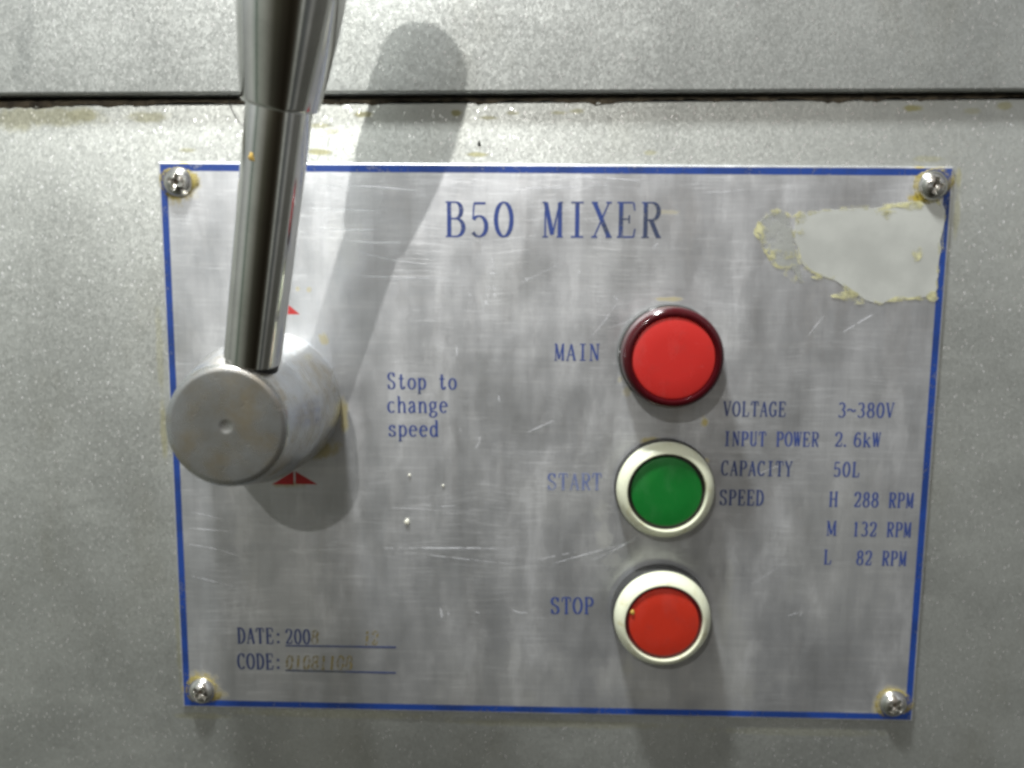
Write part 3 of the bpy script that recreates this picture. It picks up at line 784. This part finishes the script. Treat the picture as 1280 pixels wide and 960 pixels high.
# black core added as the dark gap under the rod's end
hs.lathe([(0, -9), (7.0, -9), (7.0, -.6), (0, -.6)], A0, ax, 64)
hs.build('gap_shade_core', M_BLACK, lever, A0, smooth=30)
hd = MB()
prof = [(7.6, -.2), (9.0, -.25), (9.3, .1), (9.4, .6)]
prof += [(9.5, 1.5), (10.5, 8), (11.5, 16), (12.25, 24), (12.5, 32), (12.5, 40), (12.35, 47), (12.0, 54.5)]
for k in range(1, 13):
    a = math.pi / 2 * k / 12
    prof.append((12.0 * math.cos(a) if k < 12 else 0, 54.5 + 11.6 * math.sin(a)))
hd.lathe(prof, A1, ax, 96)
hd.build('handle', M_CHROME, lever, A1, smooth=30)

# ------------------------------------------------------------------ lamp and push buttons
def rnd_prof(pts): return pts
LX, LY = 36.0, 30.6
lampo = thing('indicator_lamp', (LX, LY, PT), 'red round MAIN indicator lamp with dark red rim, topmost of three', 'indicator lamp')
o3 = (LX, LY, PT)
MB().lathe([(11, 0), (15.2, 0), (15.4, .4), (15.3, 3.4), (14.9, 3.8), (11, 3.8)], o3).build('seat_ring', M_SEAT, lampo, o3, smooth=35)
MB().lathe([(11, 3.8), (14.5, 3.8), (14.9, 4.3), (14.85, 10.4), (14.6, 11.4), (14.0, 12.1), (13.3, 12.4), (12.5, 12.25), (12.2, 11.8), (12.15, 9)], o3).build('rim', M_RIM, lampo, o3, smooth=35)
MB().lathe([(12.13, 8), (12.13, 11.45), (11.85, 11.8), (11.0, 11.98), (6, 12.15), (0, 12.2)], o3).build('lens', M_LENS, lampo, o3, smooth=35)

def push_button(name, y, label, cap_mat, skirt_mat, hc, hb, drop):
    """hc height of the black collar, hb of the bezel lip, drop of the cap face below that lip"""
    b_ = thing(name, (36.0, y, PT), label, 'push button', 'round push buttons in cream bezels')
    o_ = (36.0, y, PT)
    MB().lathe([(10, 0), (15.2, 0), (15.4, .3), (15.3, hc - .4), (14.9, hc), (10, hc)], o_).build('collar', M_BLACK, b_, o_, smooth=35)  # black gasket, its height also standing for the shaded ring wall
    k = hb - hc
    MB().lathe([(11.9, hc), (14.6, hc), (14.95, hc + .06 * k), (14.95, hc + .25 * k), (14.65, hc + .48 * k), (14.05, hc + .70 * k), (13.3, hc + .88 * k), (12.65, hc + .97 * k),
                (12.15, hb), (11.95, hb - .12), (11.85, hb - .5), (11.85, hc + .1)], o_).build('bezel', M_WHITE, b_, o_, smooth=35)
    t = hb - drop
    MB().lathe([(11.83, hc), (11.83, t - 1.0), (11.5, t - .9), (10.9, t - .8), (9, t - .8)], o_).build('cap_skirt', skirt_mat, b_, o_, smooth=35)
    MB().lathe([(10.75, hc), (10.75, t - .45), (10.6, t - .12), (10.15, t), (5, t + .06), (0, t + .1)], o_).build('cap', cap_mat, b_, o_, smooth=35)
    return b_
push_button('start_button', -10.70, 'green START push button in a cream ring between lamp and red button', M_GREEN, M_CAPRIM, 3.2, 7.8, 1.1)
push_button('stop_button', -50.96, 'red STOP push button in a cream ring, lowest of three controls', M_STOP, M_CAPRED, 5.2, 10.6, .7)

# ------------------------------------------------------------------ small bits of dried dough and a hair
M_CRUMB = plain('dried_dough', (.72, .70, .58), .7, scale=1.5)
M_YCRUMB = plain('yellow_crumb', (.55, .36, .07), .6, scale=1.5)
M_SPECK = plain('dark_speck', (.03, .03, .025), .7)
def crumb(name, pos, rx, ry, rz, mat, label, cat='crumb'):
    mb = MB()
    n, k = 12, 7
    prof = []
    idx = []
    for i in range(k + 1):
        th = math.pi * i / k
        row = []
        for j in range(n):
            a = 2 * math.pi * j / n
            q = 1 + .22 * math.sin(3 * a + i) + rnd.uniform(-.12, .12)
            row.append(len(mb.v)); mb.v.append((pos[0] + rx * q * math.sin(th) * math.cos(a), pos[1] + ry * q * math.sin(th) * math.sin(a), pos[2] + rz * (1 - math.cos(th))))
        idx.append(row)
    for r0, r1 in zip(idx, idx[1:]):
        for j in range(n):
            mb.f.append([r0[j], r0[(j + 1) % n], r1[(j + 1) % n], r1[j]])
    o = mb.build(name, mat, None, pos, smooth=60)
    return tag(o, label, cat)
crumb('dough_crumb', (-44.00, -23.18, PT), .75, .95, .35, M_CRUMB, 'whitish dried crumb stuck on the plate right of the lower red arrows')
crumb('dough_crumb', (-43.12, -8.20, PT), .4, .4, .25, M_CRUMB, 'tiny pale crumb stuck on the plate below the word speed')
crumb('dough_crumb', (-32.61, -11.38, PT), .35, .35, .2, M_CRUMB, 'tiny yellowish crumb on the plate midway between lever hub and START')
crumb('dough_crumb', (26.27, -47.60, PT + 9.95), .65, .75, .25, M_YCRUMB, 'small yellowish crumb stuck on the edge of the red stop button')
rp = A0 + ax * (Lr * .83)
side = (Vector((-5.36, 58.08, 268.6)) - rp).normalized()
side = (side - ax * side.dot(ax)).normalized()
lt = side.cross(ax)
cp = rp + (side * .83 - lt * -.55).normalized() * 7.75 if False else rp + (side * .80 + Vector((-1, 0, 0)) * .60).normalized() * 7.8
crumb('dough_crumb', tuple(cp), .75, 1.0, .3, M_YCRUMB, 'orange yellow crumb stuck on the chrome lever rod below the handle')
crumb('dirt_speck', (-21.73, 92.84, .0), .45, .8, .3, M_SPECK, 'black speck on the paint between seam and plate', 'speck')
hair = MB()
hp = spline([(-96.35, 106.47), (-95.66, 102.88), (-93.64, 99.21), (-91.56, 96.91)], 6)
for i, (x, y) in enumerate(hp): pass
hair.ribbon(hp, [.16] * len(hp), .55)
hair.ribbon(hp, [.16] * len(hp), .40)
tag(hair.build('hair', M_SPECK, None, (hp[0][0], hp[0][1], .4)), 'short dark hair hanging from the seam beside the lever', 'hair')
